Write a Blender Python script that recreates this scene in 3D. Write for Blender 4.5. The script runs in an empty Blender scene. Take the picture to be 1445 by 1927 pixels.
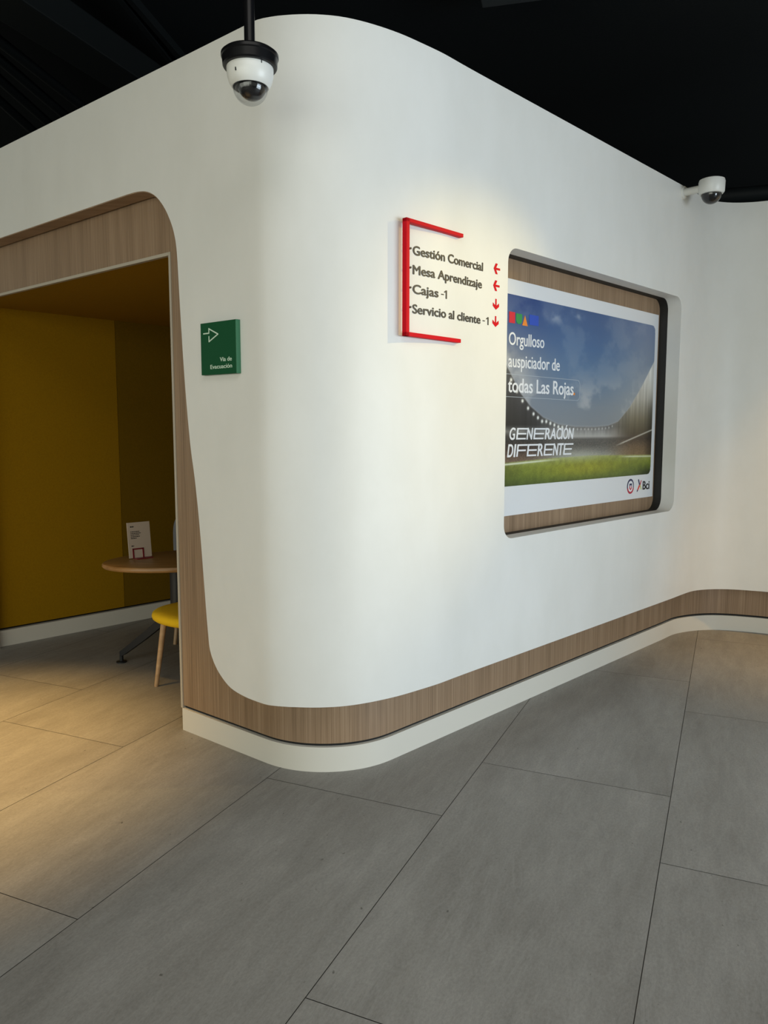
import bpy, bmesh, math, random
import numpy as np
from mathutils import Vector, Matrix
from mathutils.geometry import delaunay_2d_cdt

random.seed(7)
S = bpy.context.scene
COL = S.collection

# ------------------------------------------------------------------ camera
cam_d = bpy.data.cameras.new('camera')
cam = bpy.data.objects.new('camera', cam_d)
COL.objects.link(cam)
cam.location = (0, 0, 1.5)
cam.rotation_euler = (math.radians(90 - 5.977), 0, 0)
cam_d.sensor_fit = 'HORIZONTAL'
cam_d.sensor_width = 36.0
cam_d.lens = 36.0 * 1447.0 / 1445.0
cam_d.clip_start = 0.05
S.camera = cam

# ------------------------------------------------------------------ world + lights + exposure
S.view_settings.view_transform = 'Standard'
S.view_settings.look = 'None'
S.view_settings.gamma = 1.0
S.view_settings.use_curve_mapping = False
S.view_settings.exposure = 0.0

w = bpy.data.worlds.new('hall_daylight')
S.world = w
w.use_nodes = True
bg = w.node_tree.nodes['Background']
bg.inputs[0].default_value = (0.97, 1.0, 0.86, 1)
bg.inputs[1].default_value = 0.44


def area(name, loc, target, sx, sy, energy, color):
    d = bpy.data.lights.new(name, 'AREA')
    d.shape = 'RECTANGLE'
    d.size, d.size_y = sx, sy
    d.energy = energy
    d.color = color
    o = bpy.data.objects.new(name, d)
    COL.objects.link(o)
    o.location = loc
    o.rotation_euler = (Vector(target) - Vector(loc)).to_track_quat('-Z', 'Y').to_euler()
    return o


def spot(name, loc, target, energy, color, angle, blend, radius):
    d = bpy.data.lights.new(name, 'SPOT')
    d.energy = energy
    d.color = color
    d.spot_size = math.radians(angle)
    d.spot_blend = blend
    d.shadow_soft_size = radius
    o = bpy.data.objects.new(name, d)
    COL.objects.link(o)
    o.location = loc
    o.rotation_euler = (Vector(target) - Vector(loc)).to_track_quat('-Z', 'Y').to_euler()
    return o


area('window_daylight', (6.2, 0.2, 1.3), (0.9, 4.2, 1.0), 4.0, 2.2, 305, (0.77, 0.90, 1.0))
area('left_wall_fill', (-4.2, -3.6, 2.0), (-0.9, 3.6, 1.6), 9.0, 3.2, 205, (0.97, 1.0, 0.86))  # added fill from behind left, brightens the left wall; no modelled source
area('floor_fill', (0.2, -0.3, 4.2), (0.2, -0.3, 0.0), 3.0, 3.0, 66, (1.0, 0.97, 0.90))  # added overhead fill that lifts the front floor, not an actual fitting
spot('sign_spotlight', (3.30, 3.45, 3.25), (0.26, 3.54, 1.72), 225, (1.0, 0.76, 0.26), 33, 1.0, 0.02)
spot('doorway_downlight', (-2.28, 3.46, 3.1), (-2.25, 3.32, 0.0), 720, (1.0, 0.60, 0.18), 59, 1.0, 0.03)
spot('alcove_downlight', (3.40, 4.70, 3.4), (3.30, 5.05, 0.2), 230, (1.0, 0.58, 0.16), 62, 1.0, 0.04)

# ------------------------------------------------------------------ plan geometry of the curved wall
aL, aR = math.radians(180 - 39.2), math.radians(46.0)
uL = np.array([math.cos(aL), math.sin(aL)])
uR = np.array([math.cos(aR), math.sin(aR)])
I1 = np.array([-0.2354, 3.1161])
nL = np.array([-0.63203, -0.77494])
nR = np.array([0.71934, -0.69466])


def PL(s, d=0.0):
    return I1 + uL * s + nL * d


def PR(s, d=0.0):
    return I1 + uR * s + nR * d


def catmull(pts, n=10):
    pts = [np.array(p, float) for p in pts]
    out = []
    P = [2 * pts[0] - pts[1]] + pts + [2 * pts[-1] - pts[-2]]
    for i in range(1, len(P) - 2):
        p0, p1, p2, p3 = P[i - 1], P[i], P[i + 1], P[i + 2]
        for k in range(n):
            t = k / n
            out.append(0.5 * ((2 * p1) + (-p0 + p2) * t + (2 * p0 - 5 * p1 + 4 * p2 - p3) * t * t
                              + (-p0 + 3 * p1 - 3 * p2 + p3) * t ** 3))
    out.append(pts[-1])
    return out


class Path:
    """A plan polyline resampled by arc length; left-to-right, its normal points to the hall."""

    def __init__(self, pts, step=0.025):
        p = np.array(pts)
        seg = np.linalg.norm(np.diff(p, axis=0), axis=1)
        keep = np.r_[True, seg > 1e-6]
        p = p[keep]
        cum = np.r_[0, np.cumsum(np.linalg.norm(np.diff(p, axis=0), axis=1))]
        n = int(cum[-1] / step)
        self.s = np.linspace(0, cum[-1], n + 1)
        self.p = np.stack([np.interp(self.s, cum, p[:, i]) for i in (0, 1)], 1)
        self.len = cum[-1]
        t = np.gradient(self.p, axis=0)
        t /= np.linalg.norm(t, axis=1)[:, None]
        k = 2
        tt = np.pad(t, ((k, k), (0, 0)), 'edge')
        t = sum(tt[i:i + len(t)] for i in range(2 * k + 1))
        t /= np.linalg.norm(t, axis=1)[:, None]
        self.n = np.stack([t[:, 1], -t[:, 0]], 1)

    def at(self, s, off=0.0):
        x = np.interp(s, self.s, self.p[:, 0]) + off * np.interp(s, self.s, self.n[:, 0])
        y = np.interp(s, self.s, self.p[:, 1]) + off * np.interp(s, self.s, self.n[:, 1])
        return x, y

    def shifted(self, off):
        return Path(self.p + self.n * off)


L_END = 4.4


def arc_corner(r, d):
    half = math.acos(float(uL @ uR)) / 2
    b = (uL + uR) / np.linalg.norm(uL + uR)
    c = I1 + b * r / math.sin(half)
    a0 = math.atan2(nL[1], nL[0])
    a1 = math.atan2(nR[1], nR[0])
    return [c + r * np.array([math.cos(a), math.sin(a)]) for a in np.linspace(a0, a1, 24)]


concave = [PR(3.1), PR(3.25), (2.165, 5.600), (2.33, 5.690), (2.48, 5.722), (2.61, 5.706), (2.73, 5.664), (2.87, 5.598),
           (3.3, 5.34), (3.75, 5.06), (4.06, 4.82), (4.26, 4.50), (4.34, 4.12), (4.39, 2.5)]  # tail is an unseen return wall, added to keep window light off the end
base_path = Path([PL(L_END)] + [PL(s) for s in np.linspace(4.2, 0.6, 10)] + arc_corner(0.42, 0)
                 + [PR(s) for s in np.linspace(0.6, 3.0, 12)] + catmull(concave))
cw = [PR(3.0, .1), PR(3.15, .1), (2.235, 5.533), (2.35, 5.605), (2.475, 5.632), (2.60, 5.618), (2.72, 5.57), (2.83, 5.515),
      (3.25, 5.262), (3.70, 4.985), (3.99, 4.76), (4.17, 4.46), (4.25, 4.10), (4.30, 2.5)]  # plaster face of the added out-of-view return that blocks window light
corner_white = [PL(.46, .1), PL(.36, .1), (-.517, 3.217), (-.498, 3.2035), (-.480, 3.195), (-.45, 3.185), (-.41, 3.1745), (-.34, 3.165), (-.26, 3.165), (-.165, 3.182),
                (-.06, 3.228), (.06, 3.305), (.17, 3.398), PR(.6, .103), PR(.72, .101)]
white_path = Path([PL(L_END, .1)] + [PL(s, .1) for s in np.linspace(4.2, 0.6, 10)] + catmull(corner_white)
                  + [PR(s, .1) for s in np.linspace(0.85, 2.9, 10)] + catmull(cw))


def sW_L(sL):       # arc position on the plaster path of a point on the left flat
    return L_END - sL


_i = np.argmin(np.linalg.norm(white_path.p - PR(1.5, .1), axis=1))
_off = white_path.s[_i] - float((white_path.p[_i] - I1) @ uR)


def sW_R(sR):
    return sR + _off


# ------------------------------------------------------------------ materials
def lin(c):
    return tuple(((v / 255) / 12.92 if v / 255 <= 0.04045 else (((v / 255) + 0.055) / 1.055) ** 2.4) for v in c)


def new_mat(name):
    m = bpy.data.materials.new(name)
    m.use_nodes = True
    nt = m.node_tree
    return m, nt, nt.nodes['Principled BSDF']


def plain(name, col, rough=0.5, metal=0.0, spec=0.5, bump=0.0, bscale=200.0, coat=0.0):
    m, nt, b = new_mat(name)
    b.inputs['Base Color'].default_value = (*col, 1)
    b.inputs['Roughness'].default_value = rough
    b.inputs['Metallic'].default_value = metal
    b.inputs['Specular IOR Level'].default_value = spec
    b.inputs['Coat Weight'].default_value = coat
    tc = nt.nodes.new('ShaderNodeTexCoord')
    nz = nt.nodes.new('ShaderNodeTexNoise')
    nz.inputs['Scale'].default_value = bscale
    nt.links.new(tc.outputs['Object'], nz.inputs['Vector'])
    mr = nt.nodes.new('ShaderNodeMapRange')
    mr.inputs['To Min'].default_value = rough * 0.92
    mr.inputs['To Max'].default_value = min(1, rough * 1.08)
    nt.links.new(nz.outputs['Fac'], mr.inputs['Value'])
    nt.links.new(mr.outputs['Result'], b.inputs['Roughness'])
    if bump:
        bp = nt.nodes.new('ShaderNodeBump')
        bp.inputs['Strength'].default_value = bump
        bp.inputs['Distance'].default_value = 0.002
        nt.links.new(nz.outputs['Fac'], bp.inputs['Height'])
        nt.links.new(bp.outputs['Normal'], b.inputs['Normal'])
    return m


def ramp(nt, stops):
    r = nt.nodes.new('ShaderNodeValToRGB')
    els = r.color_ramp.elements
    while len(els) < len(stops):
        els.new(0.5)
    for e, (p, c) in zip(els, stops):
        e.position = p
        e.color = (*c, 1)
    return r


def mat_plaster():
    m, nt, b = new_mat('white_plaster')
    tc = nt.nodes.new('ShaderNodeTexCoord')
    mp = nt.nodes.new('ShaderNodeMapping')
    mp.inputs['Scale'].default_value = (1, 1, 0.55)
    nz = nt.nodes.new('ShaderNodeTexNoise')
    nz.inputs['Scale'].default_value = 2.6
    nz.inputs['Detail'].default_value = 7
    nz.inputs['Roughness'].default_value = 0.6
    nt.links.new(tc.outputs['Object'], mp.inputs['Vector'])
    nt.links.new(mp.outputs['Vector'], nz.inputs['Vector'])
    r = ramp(nt, [(0.3, (0.735, 0.728, 0.695)), (0.7, (0.795, 0.79, 0.765))])
    nt.links.new(nz.outputs['Fac'], r.inputs['Fac'])
    nt.links.new(r.outputs['Color'], b.inputs['Base Color'])
    b.inputs['Roughness'].default_value = 0.42
    b.inputs['Specular IOR Level'].default_value = 0.35
    n2 = nt.nodes.new('ShaderNodeTexNoise')
    n2.inputs['Scale'].default_value = 5
    n2.inputs['Detail'].default_value = 3
    nt.links.new(tc.outputs['Object'], n2.inputs['Vector'])
    bp = nt.nodes.new('ShaderNodeBump')
    bp.inputs['Strength'].default_value = 0.12
    bp.inputs['Distance'].default_value = 0.02
    nt.links.new(n2.outputs['Fac'], bp.inputs['Height'])
    nt.links.new(bp.outputs['Normal'], b.inputs['Normal'])
    return m


def mat_wood(name, dark, mid, light, grain=170.0, vz=1.6, rough=0.5, uv=True):
    m, nt, b = new_mat(name)
    tc = nt.nodes.new('ShaderNodeTexCoord')
    mp = nt.nodes.new('ShaderNodeMapping')
    mp.inputs['Scale'].default_value = (grain, vz, 1) if uv else (grain * .2, grain, grain)
    nt.links.new(tc.outputs['UV' if uv else 'Object'], mp.inputs['Vector'])
    nz = nt.nodes.new('ShaderNodeTexNoise')
    nz.inputs['Scale'].default_value = 1.0
    nz.inputs['Detail'].default_value = 4
    nt.links.new(mp.outputs['Vector'], nz.inputs['Vector'])
    mp2 = nt.nodes.new('ShaderNodeMapping')
    mp2.inputs['Scale'].default_value = (14, .5, 1) if uv else (3, 9, 9)
    nt.links.new(tc.outputs['UV' if uv else 'Object'], mp2.inputs['Vector'])
    n2 = nt.nodes.new('ShaderNodeTexNoise')
    n2.inputs['Scale'].default_value = 1.0
    n2.inputs['Detail'].default_value = 2
    nt.links.new(mp2.outputs['Vector'], n2.inputs['Vector'])
    mx = nt.nodes.new('ShaderNodeMath')
    mx.operation = 'MULTIPLY_ADD'
    mx.inputs[1].default_value = 0.65
    nt.links.new(nz.outputs['Fac'], mx.inputs[0])
    sc = nt.nodes.new('ShaderNodeMath')
    sc.operation = 'MULTIPLY'
    sc.inputs[1].default_value = 0.35
    nt.links.new(n2.outputs['Fac'], sc.inputs[0])
    nt.links.new(sc.outputs[0], mx.inputs[2])
    r = ramp(nt, [(0.32, dark), (0.5, mid), (0.68, light)])
    nt.links.new(mx.outputs[0], r.inputs['Fac'])
    nt.links.new(r.outputs['Color'], b.inputs['Base Color'])
    b.inputs['Roughness'].default_value = rough
    bp = nt.nodes.new('ShaderNodeBump')
    bp.inputs['Strength'].default_value = 0.12
    bp.inputs['Distance'].default_value = 0.001
    nt.links.new(mx.outputs[0], bp.inputs['Height'])
    nt.links.new(bp.outputs['Normal'], b.inputs['Normal'])
    return m


def mat_tile():
    m, nt, b = new_mat('porcelain_tile')
    tc = nt.nodes.new('ShaderNodeTexCoord')
    at = nt.nodes.new('ShaderNodeAttribute')
    at.attribute_name = 'tile_shift'
    add = nt.nodes.new('ShaderNodeVectorMath')
    add.operation = 'ADD'
    nt.links.new(tc.outputs['UV'], add.inputs[0])
    nt.links.new(at.outputs['Vector'], add.inputs[1])

    def noise(scale3, detail, rough=0.55, dist=0.0):
        mp = nt.nodes.new('ShaderNodeMapping')
        mp.inputs['Scale'].default_value = scale3
        nt.links.new(add.outputs[0], mp.inputs['Vector'])
        n = nt.nodes.new('ShaderNodeTexNoise')
        n.inputs['Scale'].default_value = 1
        n.inputs['Detail'].default_value = detail
        n.inputs['Roughness'].default_value = rough
        n.inputs['Distortion'].default_value = dist
        nt.links.new(mp.outputs['Vector'], n.inputs['Vector'])
        return n
    big = noise((1.1, 3.2, 1), 5, 0.6, 0.4)
    mid = noise((6, 22, 1), 9, 0.74)
    fine = noise((70, 120, 1), 6, 0.8)
    r1 = ramp(nt, [(0.3, (0.228, 0.216, 0.199)), (0.52, (0.272, 0.261, 0.243)), (0.74, (0.322, 0.310, 0.292))])
    nt.links.new(big.outputs['Fac'], r1.inputs['Fac'])
    r2 = ramp(nt, [(0.3, (0.86, 0.86, 0.855)), (0.72, (1.11, 1.11, 1.105))])
    nt.links.new(mid.outputs['Fac'], r2.inputs['Fac'])
    r3 = ramp(nt, [(0.30, (0.80, 0.80, 0.80)), (0.70, (1.17, 1.17, 1.17))])
    nt.links.new(fine.outputs['Fac'], r3.inputs['Fac'])
    m1 = nt.nodes.new('ShaderNodeMix')
    m1.data_type = 'RGBA'
    m1.blend_type = 'MULTIPLY'
    m1.inputs[0].default_value = 1
    nt.links.new(r1.outputs[0], m1.inputs[6])
    nt.links.new(r2.outputs[0], m1.inputs[7])
    m2 = nt.nodes.new('ShaderNodeMix')
    m2.data_type = 'RGBA'
    m2.blend_type = 'MULTIPLY'
    m2.inputs[0].default_value = 1
    nt.links.new(m1.outputs[2], m2.inputs[6])
    nt.links.new(r3.outputs[0], m2.inputs[7])
    # thin pale and dark veins drifting along the tile
    vein = noise((0.9, 5.0, 1), 8, 0.6, 0.7)
    rv = ramp(nt, [(0.485, (0, 0, 0)), (0.5, (1, 1, 1)), (0.515, (0, 0, 0))])
    nt.links.new(vein.outputs['Fac'], rv.inputs['Fac'])
    m3 = nt.nodes.new('ShaderNodeMix')
    m3.data_type = 'RGBA'
    m3.inputs[7].default_value = (0.33, 0.32, 0.30, 1)
    sc = nt.nodes.new('ShaderNodeMath')
    sc.operation = 'MULTIPLY'
    sc.inputs[1].default_value = 0.30
    nt.links.new(rv.outputs[0], sc.inputs[0])
    nt.links.new(sc.outputs[0], m3.inputs[0])
    nt.links.new(m2.outputs[2], m3.inputs[6])
    spk = noise((26, 40, 1), 2, 0.5)
    rs_ = ramp(nt, [(0.22, (0.45, 0.44, 0.42)), (0.27, (1, 1, 1)), (0.80, (1, 1, 1)), (0.86, (1.22, 1.21, 1.18))])
    nt.links.new(spk.outputs['Fac'], rs_.inputs['Fac'])
    m4 = nt.nodes.new('ShaderNodeMix')
    m4.data_type = 'RGBA'
    m4.blend_type = 'MULTIPLY'
    m4.inputs[0].default_value = 1
    nt.links.new(m3.outputs[2], m4.inputs[6])
    nt.links.new(rs_.outputs[0], m4.inputs[7])
    nt.links.new(m4.outputs[2], b.inputs['Base Color'])
    b.inputs['Roughness'].default_value = 0.5
    b.inputs['Specular IOR Level'].default_value = 0.35
    bp = nt.nodes.new('ShaderNodeBump')
    bp.inputs['Strength'].default_value = 0.1
    bp.inputs['Distance'].default_value = 0.002
    nt.links.new(mid.outputs['Fac'], bp.inputs['Height'])
    nt.links.new(bp.outputs['Normal'], b.inputs['Normal'])
    return m


def mat_fabric(name, c0, c1, scale=300):
    m, nt, b = new_mat(name)
    tc = nt.nodes.new('ShaderNodeTexCoord')
    nz = nt.nodes.new('ShaderNodeTexNoise')
    nz.inputs['Scale'].default_value = scale
    nz.inputs['Detail'].default_value = 3
    nt.links.new(tc.outputs['Object'], nz.inputs['Vector'])
    r = ramp(nt, [(0.3, c0), (0.7, c1)])
    nt.links.new(nz.outputs['Fac'], r.inputs['Fac'])
    nt.links.new(r.outputs[0], b.inputs['Base Color'])
    b.inputs['Roughness'].default_value = 0.9
    b.inputs['Specular IOR Level'].default_value = 0.15
    bp = nt.nodes.new('ShaderNodeBump')
    bp.inputs['Strength'].default_value = 0.3
    bp.inputs['Distance'].default_value = 0.002
    nt.links.new(nz.outputs['Fac'], bp.inputs['Height'])
    nt.links.new(bp.outputs['Normal'], b.inputs['Normal'])
    return m


def mat_print():
    m, nt, b = new_mat('printed_ink')
    at = nt.nodes.new('ShaderNodeAttribute')
    at.attribute_name = 'ink'
    nt.links.new(at.outputs['Color'], b.inputs['Base Color'])
    b.inputs['Roughness'].default_value = 0.45
    b.inputs['Specular IOR Level'].default_value = 0.3
    return m


def mat_glass():
    m = bpy.data.materials.new('clear_dome')
    m.use_nodes = True
    nt = m.node_tree
    nt.nodes.remove(nt.nodes['Principled BSDF'])
    out = nt.nodes['Material Output']
    tr = nt.nodes.new('ShaderNodeBsdfTransparent')
    tr.inputs[0].default_value = (0.86, 0.87, 0.88, 1)
    gl = nt.nodes.new('ShaderNodeBsdfGlossy')
    gl.inputs['Roughness'].default_value = 0.03
    fr = nt.nodes.new('ShaderNodeLayerWeight')
    fr.inputs['Blend'].default_value = 0.5
    pw = nt.nodes.new('ShaderNodeMath')
    pw.operation = 'POWER'
    pw.inputs[1].default_value = 3.0
    nt.links.new(fr.outputs['Facing'], pw.inputs[0])
    ad = nt.nodes.new('ShaderNodeMath')
    ad.operation = 'MULTIPLY_ADD'
    ad.inputs[1].default_value = 0.5
    ad.inputs[2].default_value = 0.05
    nt.links.new(pw.outputs[0], ad.inputs[0])
    mx = nt.nodes.new('ShaderNodeMixShader')
    nt.links.new(ad.outputs[0], mx.inputs[0])
    nt.links.new(tr.outputs[0], mx.inputs[1])
    nt.links.new(gl.outputs[0], mx.inputs[2])
    nt.links.new(mx.outputs[0], out.inputs[0])
    return m


M = dict(
    plaster=mat_plaster(),
    wood=mat_wood('oak_veneer', (0.185, 0.117, 0.066), (0.280, 0.182, 0.108), (0.368, 0.254, 0.162)),
    table_wood=mat_wood('table_oak', (0.20, 0.098, 0.028), (0.28, 0.145, 0.045), (0.34, 0.185, 0.068), 30, uv=False, rough=0.4),
    leg_wood=mat_wood('chair_oak', (0.36, 0.22, 0.11), (0.46, 0.29, 0.15), (0.55, 0.36, 0.20), 30, uv=False, rough=0.45),
    base=plain('cream_skirting', (0.68, 0.65, 0.58), 0.4, bump=.05, bscale=60),
    tile=mat_tile(),
    grout=plain('dark_grout', (0.07, 0.065, 0.057), 0.9),
    black_gap=plain('black_gap', (0.006, 0.006, 0.006), 0.8),
    niche_black=plain('black_liner', (0.012, 0.011, 0.010), 0.6),
    edge=plain('pale_edge_strip', (0.46, 0.41, 0.33), 0.45),
    ceil=plain('black_ceiling', (0.0045, 0.0065, 0.008), 0.85, spec=.2, bump=.2, bscale=60),
    duct=plain('black_duct', (0.007, 0.009, 0.010), 0.6, spec=.2),
    duct_grey=plain('dark_grey_duct', (0.035, 0.04, 0.043), 0.6),
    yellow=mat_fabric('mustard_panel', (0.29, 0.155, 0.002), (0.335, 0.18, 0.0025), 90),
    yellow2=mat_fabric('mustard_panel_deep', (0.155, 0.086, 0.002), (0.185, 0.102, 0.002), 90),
    seat=mat_fabric('yellow_upholstery', (0.74, 0.46, 0.012), (0.82, 0.53, 0.02), 400),
    grey=mat_fabric('grey_upholstery', (0.16, 0.17, 0.19), (0.21, 0.22, 0.24), 400),
    red=plain('red_paint', (0.60, 0.002, 0.012), 0.5, spec=.1),
    red_dark=plain('maroon_paint', (0.17, 0.006, 0.014), 0.4),
    ink=plain('charcoal_vinyl', (0.028, 0.026, 0.026), 0.5),
    white=plain('white_card', (0.78, 0.79, 0.81), 0.5),
    white_ink=plain('white_ink', (0.86, 0.87, 0.90), 0.5),
    card=plain('cream_card', (0.52, 0.42, 0.33), 0.6),
    green=plain('green_acrylic', (0.005, 0.078, 0.028), 0.5, spec=.15),
    green_edge=plain('pale_green_edge', (0.05, 0.22, 0.12), 0.3),
    mint=plain('mint_vinyl', (0.60, 0.76, 0.62), 0.5),
    black=plain('gloss_black', (0.004, 0.004, 0.005), 0.3, spec=.25),
    black_matte=plain('matte_black', (0.008, 0.009, 0.011), 0.5),
    housing=plain('white_plastic', (0.76, 0.76, 0.73), 0.35),
    lens=plain('black_lens', (0.006, 0.006, 0.008), 0.08, coat=.5),
    glass=mat_glass(),
    picture=mat_print(),
    sq_red=plain('print_red', lin((210, 25, 50)), .5), sq_green=plain('print_green', lin((35, 145, 75)), .5),
    sq_orange=plain('print_orange', lin((240, 140, 45)), .5), sq_blue=plain('print_blue', lin((35, 80, 190)), .5),
    navy=plain('print_navy', lin((40, 42, 85)), .5), crimson=plain('print_crimson', lin((190, 30, 60)), .5),
    box_line=plain('print_pale_line', lin((175, 185, 195)), .5),
    logo_red=plain('print_coral', lin((225, 70, 55)), .5), logo_black=plain('print_black', lin((25, 25, 28)), .5),
    logo_yellow=plain('print_lime', lin((200, 205, 80)), .5),
)


# ------------------------------------------------------------------ mesh helpers
class MB:
    def __init__(self):
        self.v, self.f, self.uv, self.mi = [], [], [], []

    def add(self, verts, faces, uvs=None, mi=0):
        b = len(self.v)
        self.v += [tuple(map(float, q)) for q in verts]
        self.uv += list(uvs) if uvs is not None else [(0.0, 0.0)] * len(verts)
        for f in faces:
            self.f.append(tuple(b + i for i in f))
            self.mi.append(mi)
        return self

    def box(self, c, ax, ay, az, h, mi=0):
        c, ax, ay, az = (np.array(q, float) for q in (c, ax, ay, az))
        vs = [c + ax * sx * h[0] + ay * sy * h[1] + az * sz * h[2]
              for sx in (-1, 1) for sy in (-1, 1) for sz in (-1, 1)]
        fs = [(0, 1, 3, 2), (4, 6, 7, 5), (0, 4, 5, 1), (2, 3, 7, 6), (0, 2, 6, 4), (1, 5, 7, 3)]
        return self.add(vs, fs, mi=mi)

    def prism(self, pts2, fr, d0, d1, mi=0):
        """polygon in a wall frame, extruded from depth d0 (back) to d1 (front); convex or fan-safe ngon"""
        n = len(pts2)
        vs = [fr(a, b, d1) for a, b in pts2] + [fr(a, b, d0) for a, b in pts2]
        fs = [tuple(range(n)), tuple(range(2 * n - 1, n - 1, -1))]
        fs += [(i, i + n, (i + 1) % n + n, (i + 1) % n) for i in range(n)]
        return self.add(vs, fs, mi=mi)

    def lathe(self, prof, c, n=48, mi=0, axis=None):
        c = np.array(c, float)
        X, Y, Z = axis if axis else (np.array([1, 0, 0.]), np.array([0, 1, 0.]), np.array([0, 0, 1.]))
        vs, fs = [], []
        for r, z in prof:
            for k in range(n):
                a = 2 * math.pi * k / n
                vs.append(c + X * r * math.cos(a) + Y * r * math.sin(a) + Z * z)
        for i in range(len(prof) - 1):
            for k in range(n):
                k2 = (k + 1) % n
                fs.append((i * n + k, i * n + k2, (i + 1) * n + k2, (i + 1) * n + k))
        if prof[0][0] > 1e-6:
            fs.append(tuple(range(n - 1, -1, -1)))
        if prof[-1][0] > 1e-6:
            fs.append(tuple((len(prof) - 1) * n + k for k in range(n)))
        return self.add(vs, fs, mi=mi)

    def tube(self, pts, rad, n=14, mi=0, sx=1.0):
        pts = [np.array(p, float) for p in pts]
        rads = rad if isinstance(rad, (list, tuple)) else [rad] * len(pts)
        vs, fs = [], []
        for i, p in enumerate(pts):
            t = pts[min(i + 1, len(pts) - 1)] - pts[max(i - 1, 0)]
            t = t / np.linalg.norm(t)
            up = np.array([0, 0, 1.]) if abs(t[2]) < .9 else np.array([1., 0, 0])
            a = np.cross(t, up)
            a /= np.linalg.norm(a)
            b = np.cross(a, t)
            for k in range(n):
                w_ = 2 * math.pi * k / n
                vs.append(p + rads[i] * (sx * math.cos(w_) * a + math.sin(w_) * b))
        for i in range(len(pts) - 1):
            for k in range(n):
                k2 = (k + 1) % n
                fs.append((i * n + k, i * n + k2, (i + 1) * n + k2, (i + 1) * n + k))
        fs.append(tuple(range(n - 1, -1, -1)))
        fs.append(tuple((len(pts) - 1) * n + k for k in range(n)))
        return self.add(vs, fs, mi=mi)

    def build(self, name, mats, parent=None, smooth=None, bevel=0.0, root=None):
        org = np.array(ROOTLOC.get(root or parent, (0, 0, 0)), float)
        me = bpy.data.meshes.new(name)
        me.from_pydata([tuple(np.array(q) - org) for q in self.v], [], self.f)
        for m in (mats if isinstance(mats, (list, tuple)) else [mats]):
            me.materials.append(m)
        me.polygons.foreach_set('material_index', self.mi)
        uvl = me.uv_layers.new(name='UVMap')
        li = np.empty(len(me.loops), dtype=np.int32)
        me.loops.foreach_get('vertex_index', li)
        uvl.data.foreach_set('uv', np.array(self.uv, dtype=np.float32)[li].ravel())
        me.validate()
        bm = bmesh.new()
        bm.from_mesh(me)
        bmesh.ops.recalc_face_normals(bm, faces=bm.faces)
        if smooth is not None:
            for f in bm.faces:
                f.smooth = True
            for e in bm.edges:
                if len(e.link_faces) == 2:
                    e.smooth = e.calc_face_angle(0) < math.radians(smooth)
        bm.to_mesh(me)
        bm.free()
        o = bpy.data.objects.new(name, me)
        COL.objects.link(o)
        if parent is not None:
            o.parent = parent
            ROOTLOC[o] = org
        if bevel:
            bv = o.modifiers.new('bevel', 'BEVEL')
            bv.width = bevel
            bv.segments = 2
            bv.limit_method = 'ANGLE'
        return o


ROOTLOC = {}


def thing(name, label, cat, loc, group=None):
    o = bpy.data.objects.new(name, None)
    o.empty_display_size = 0.05
    COL.objects.link(o)
    o.location = tuple(float(q) for q in loc)
    o['label'] = label
    o['category'] = cat
    if group:
        o['group'] = group
    ROOTLOC[o] = np.array(loc, float)
    return o


def tag(o, label, cat, group=None):
    o['label'] = label
    o['category'] = cat
    if group:
        o['group'] = group
    return o


def structure(o):
    o['kind'] = 'structure'
    return o


def FR(a, b, d):      # frame of the right wall: metres from the corner, height, stand-off
    q = PR(a, d)
    return (q[0], q[1], b)


def FL(a, b, d):      # frame of the left wall
    q = PL(a, d)
    return (q[0], q[1], b)


def inside(p, poly):
    x, y = p
    r = False
    j = len(poly) - 1
    for i in range(len(poly)):
        xi, yi = poly[i]
        xj, yj = poly[j]
        if (yi > y) != (yj > y) and x < (xj - xi) * (y - yi) / (yj - yi) + xi:
            r = not r
        j = i
    return r


def densify(poly, step=0.03):
    out = []
    for i in range(len(poly)):
        a, b = np.array(poly[i]), np.array(poly[(i + 1) % len(poly)])
        n = max(1, int(np.linalg.norm(b - a) / step))
        out += [tuple(a + (b - a) * k / n) for k in range(n)]
    return out


def shell(path, outer, holes, d_front, d_back, ds=0.03, dz=0.14):
    """Bent solid sheet: an outline with holes in (arc length, height) laid along the plan path."""
    loops = [densify(outer, ds)] + [densify(h, ds) for h in holes]
    pts, edges = [], []
    for lp in loops:
        b = len(pts)
        pts += lp
        edges += [(b + i, b + (i + 1) % len(lp)) for i in range(len(lp))]
    xs = [p[0] for p in loops[0]]
    zs = [p[1] for p in loops[0]]
    bnd = np.array([q for lp in loops for q in lp])
    for x in np.arange(min(xs) + ds, max(xs), ds):
        for z in np.arange(min(zs) + dz * .5, max(zs), dz):
            if inside((x, z), loops[0]) and not any(inside((x, z), h) for h in loops[1:]):
                if np.min(np.sum((bnd - (x, z)) ** 2, axis=1)) > (ds * .6) ** 2:
                    pts.append((x, z))
    res = delaunay_2d_cdt([Vector(p) for p in pts], edges, [], 0, 1e-5)
    V2 = [(v.x, v.y) for v in res[0]]
    F = []
    for f in res[2]:
        c = (sum(V2[i][0] for i in f) / 3, sum(V2[i][1] for i in f) / 3)
        if inside(c, loops[0]) and not any(inside(c, h) for h in loops[1:]):
            F.append(tuple(f))
    mb = MB()

    def P3(p, d):
        x, y = path.at(p[0], d)
        return (x, y, p[1])
    mb.add([P3(p, d_front) for p in V2], F, V2)
    mb.add([P3(p, d_back) for p in V2], [f[::-1] for f in F], V2)
    for lp in loops:
        n = len(lp)
        mb.add([P3(p, d_front) for p in lp] + [P3(p, d_back) for p in lp],
               [(i, (i + 1) % n, (i + 1) % n + n, i + n) for i in range(n)],
               lp + [(p[0], p[1] + .05) for p in lp])
    return mb


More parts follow.
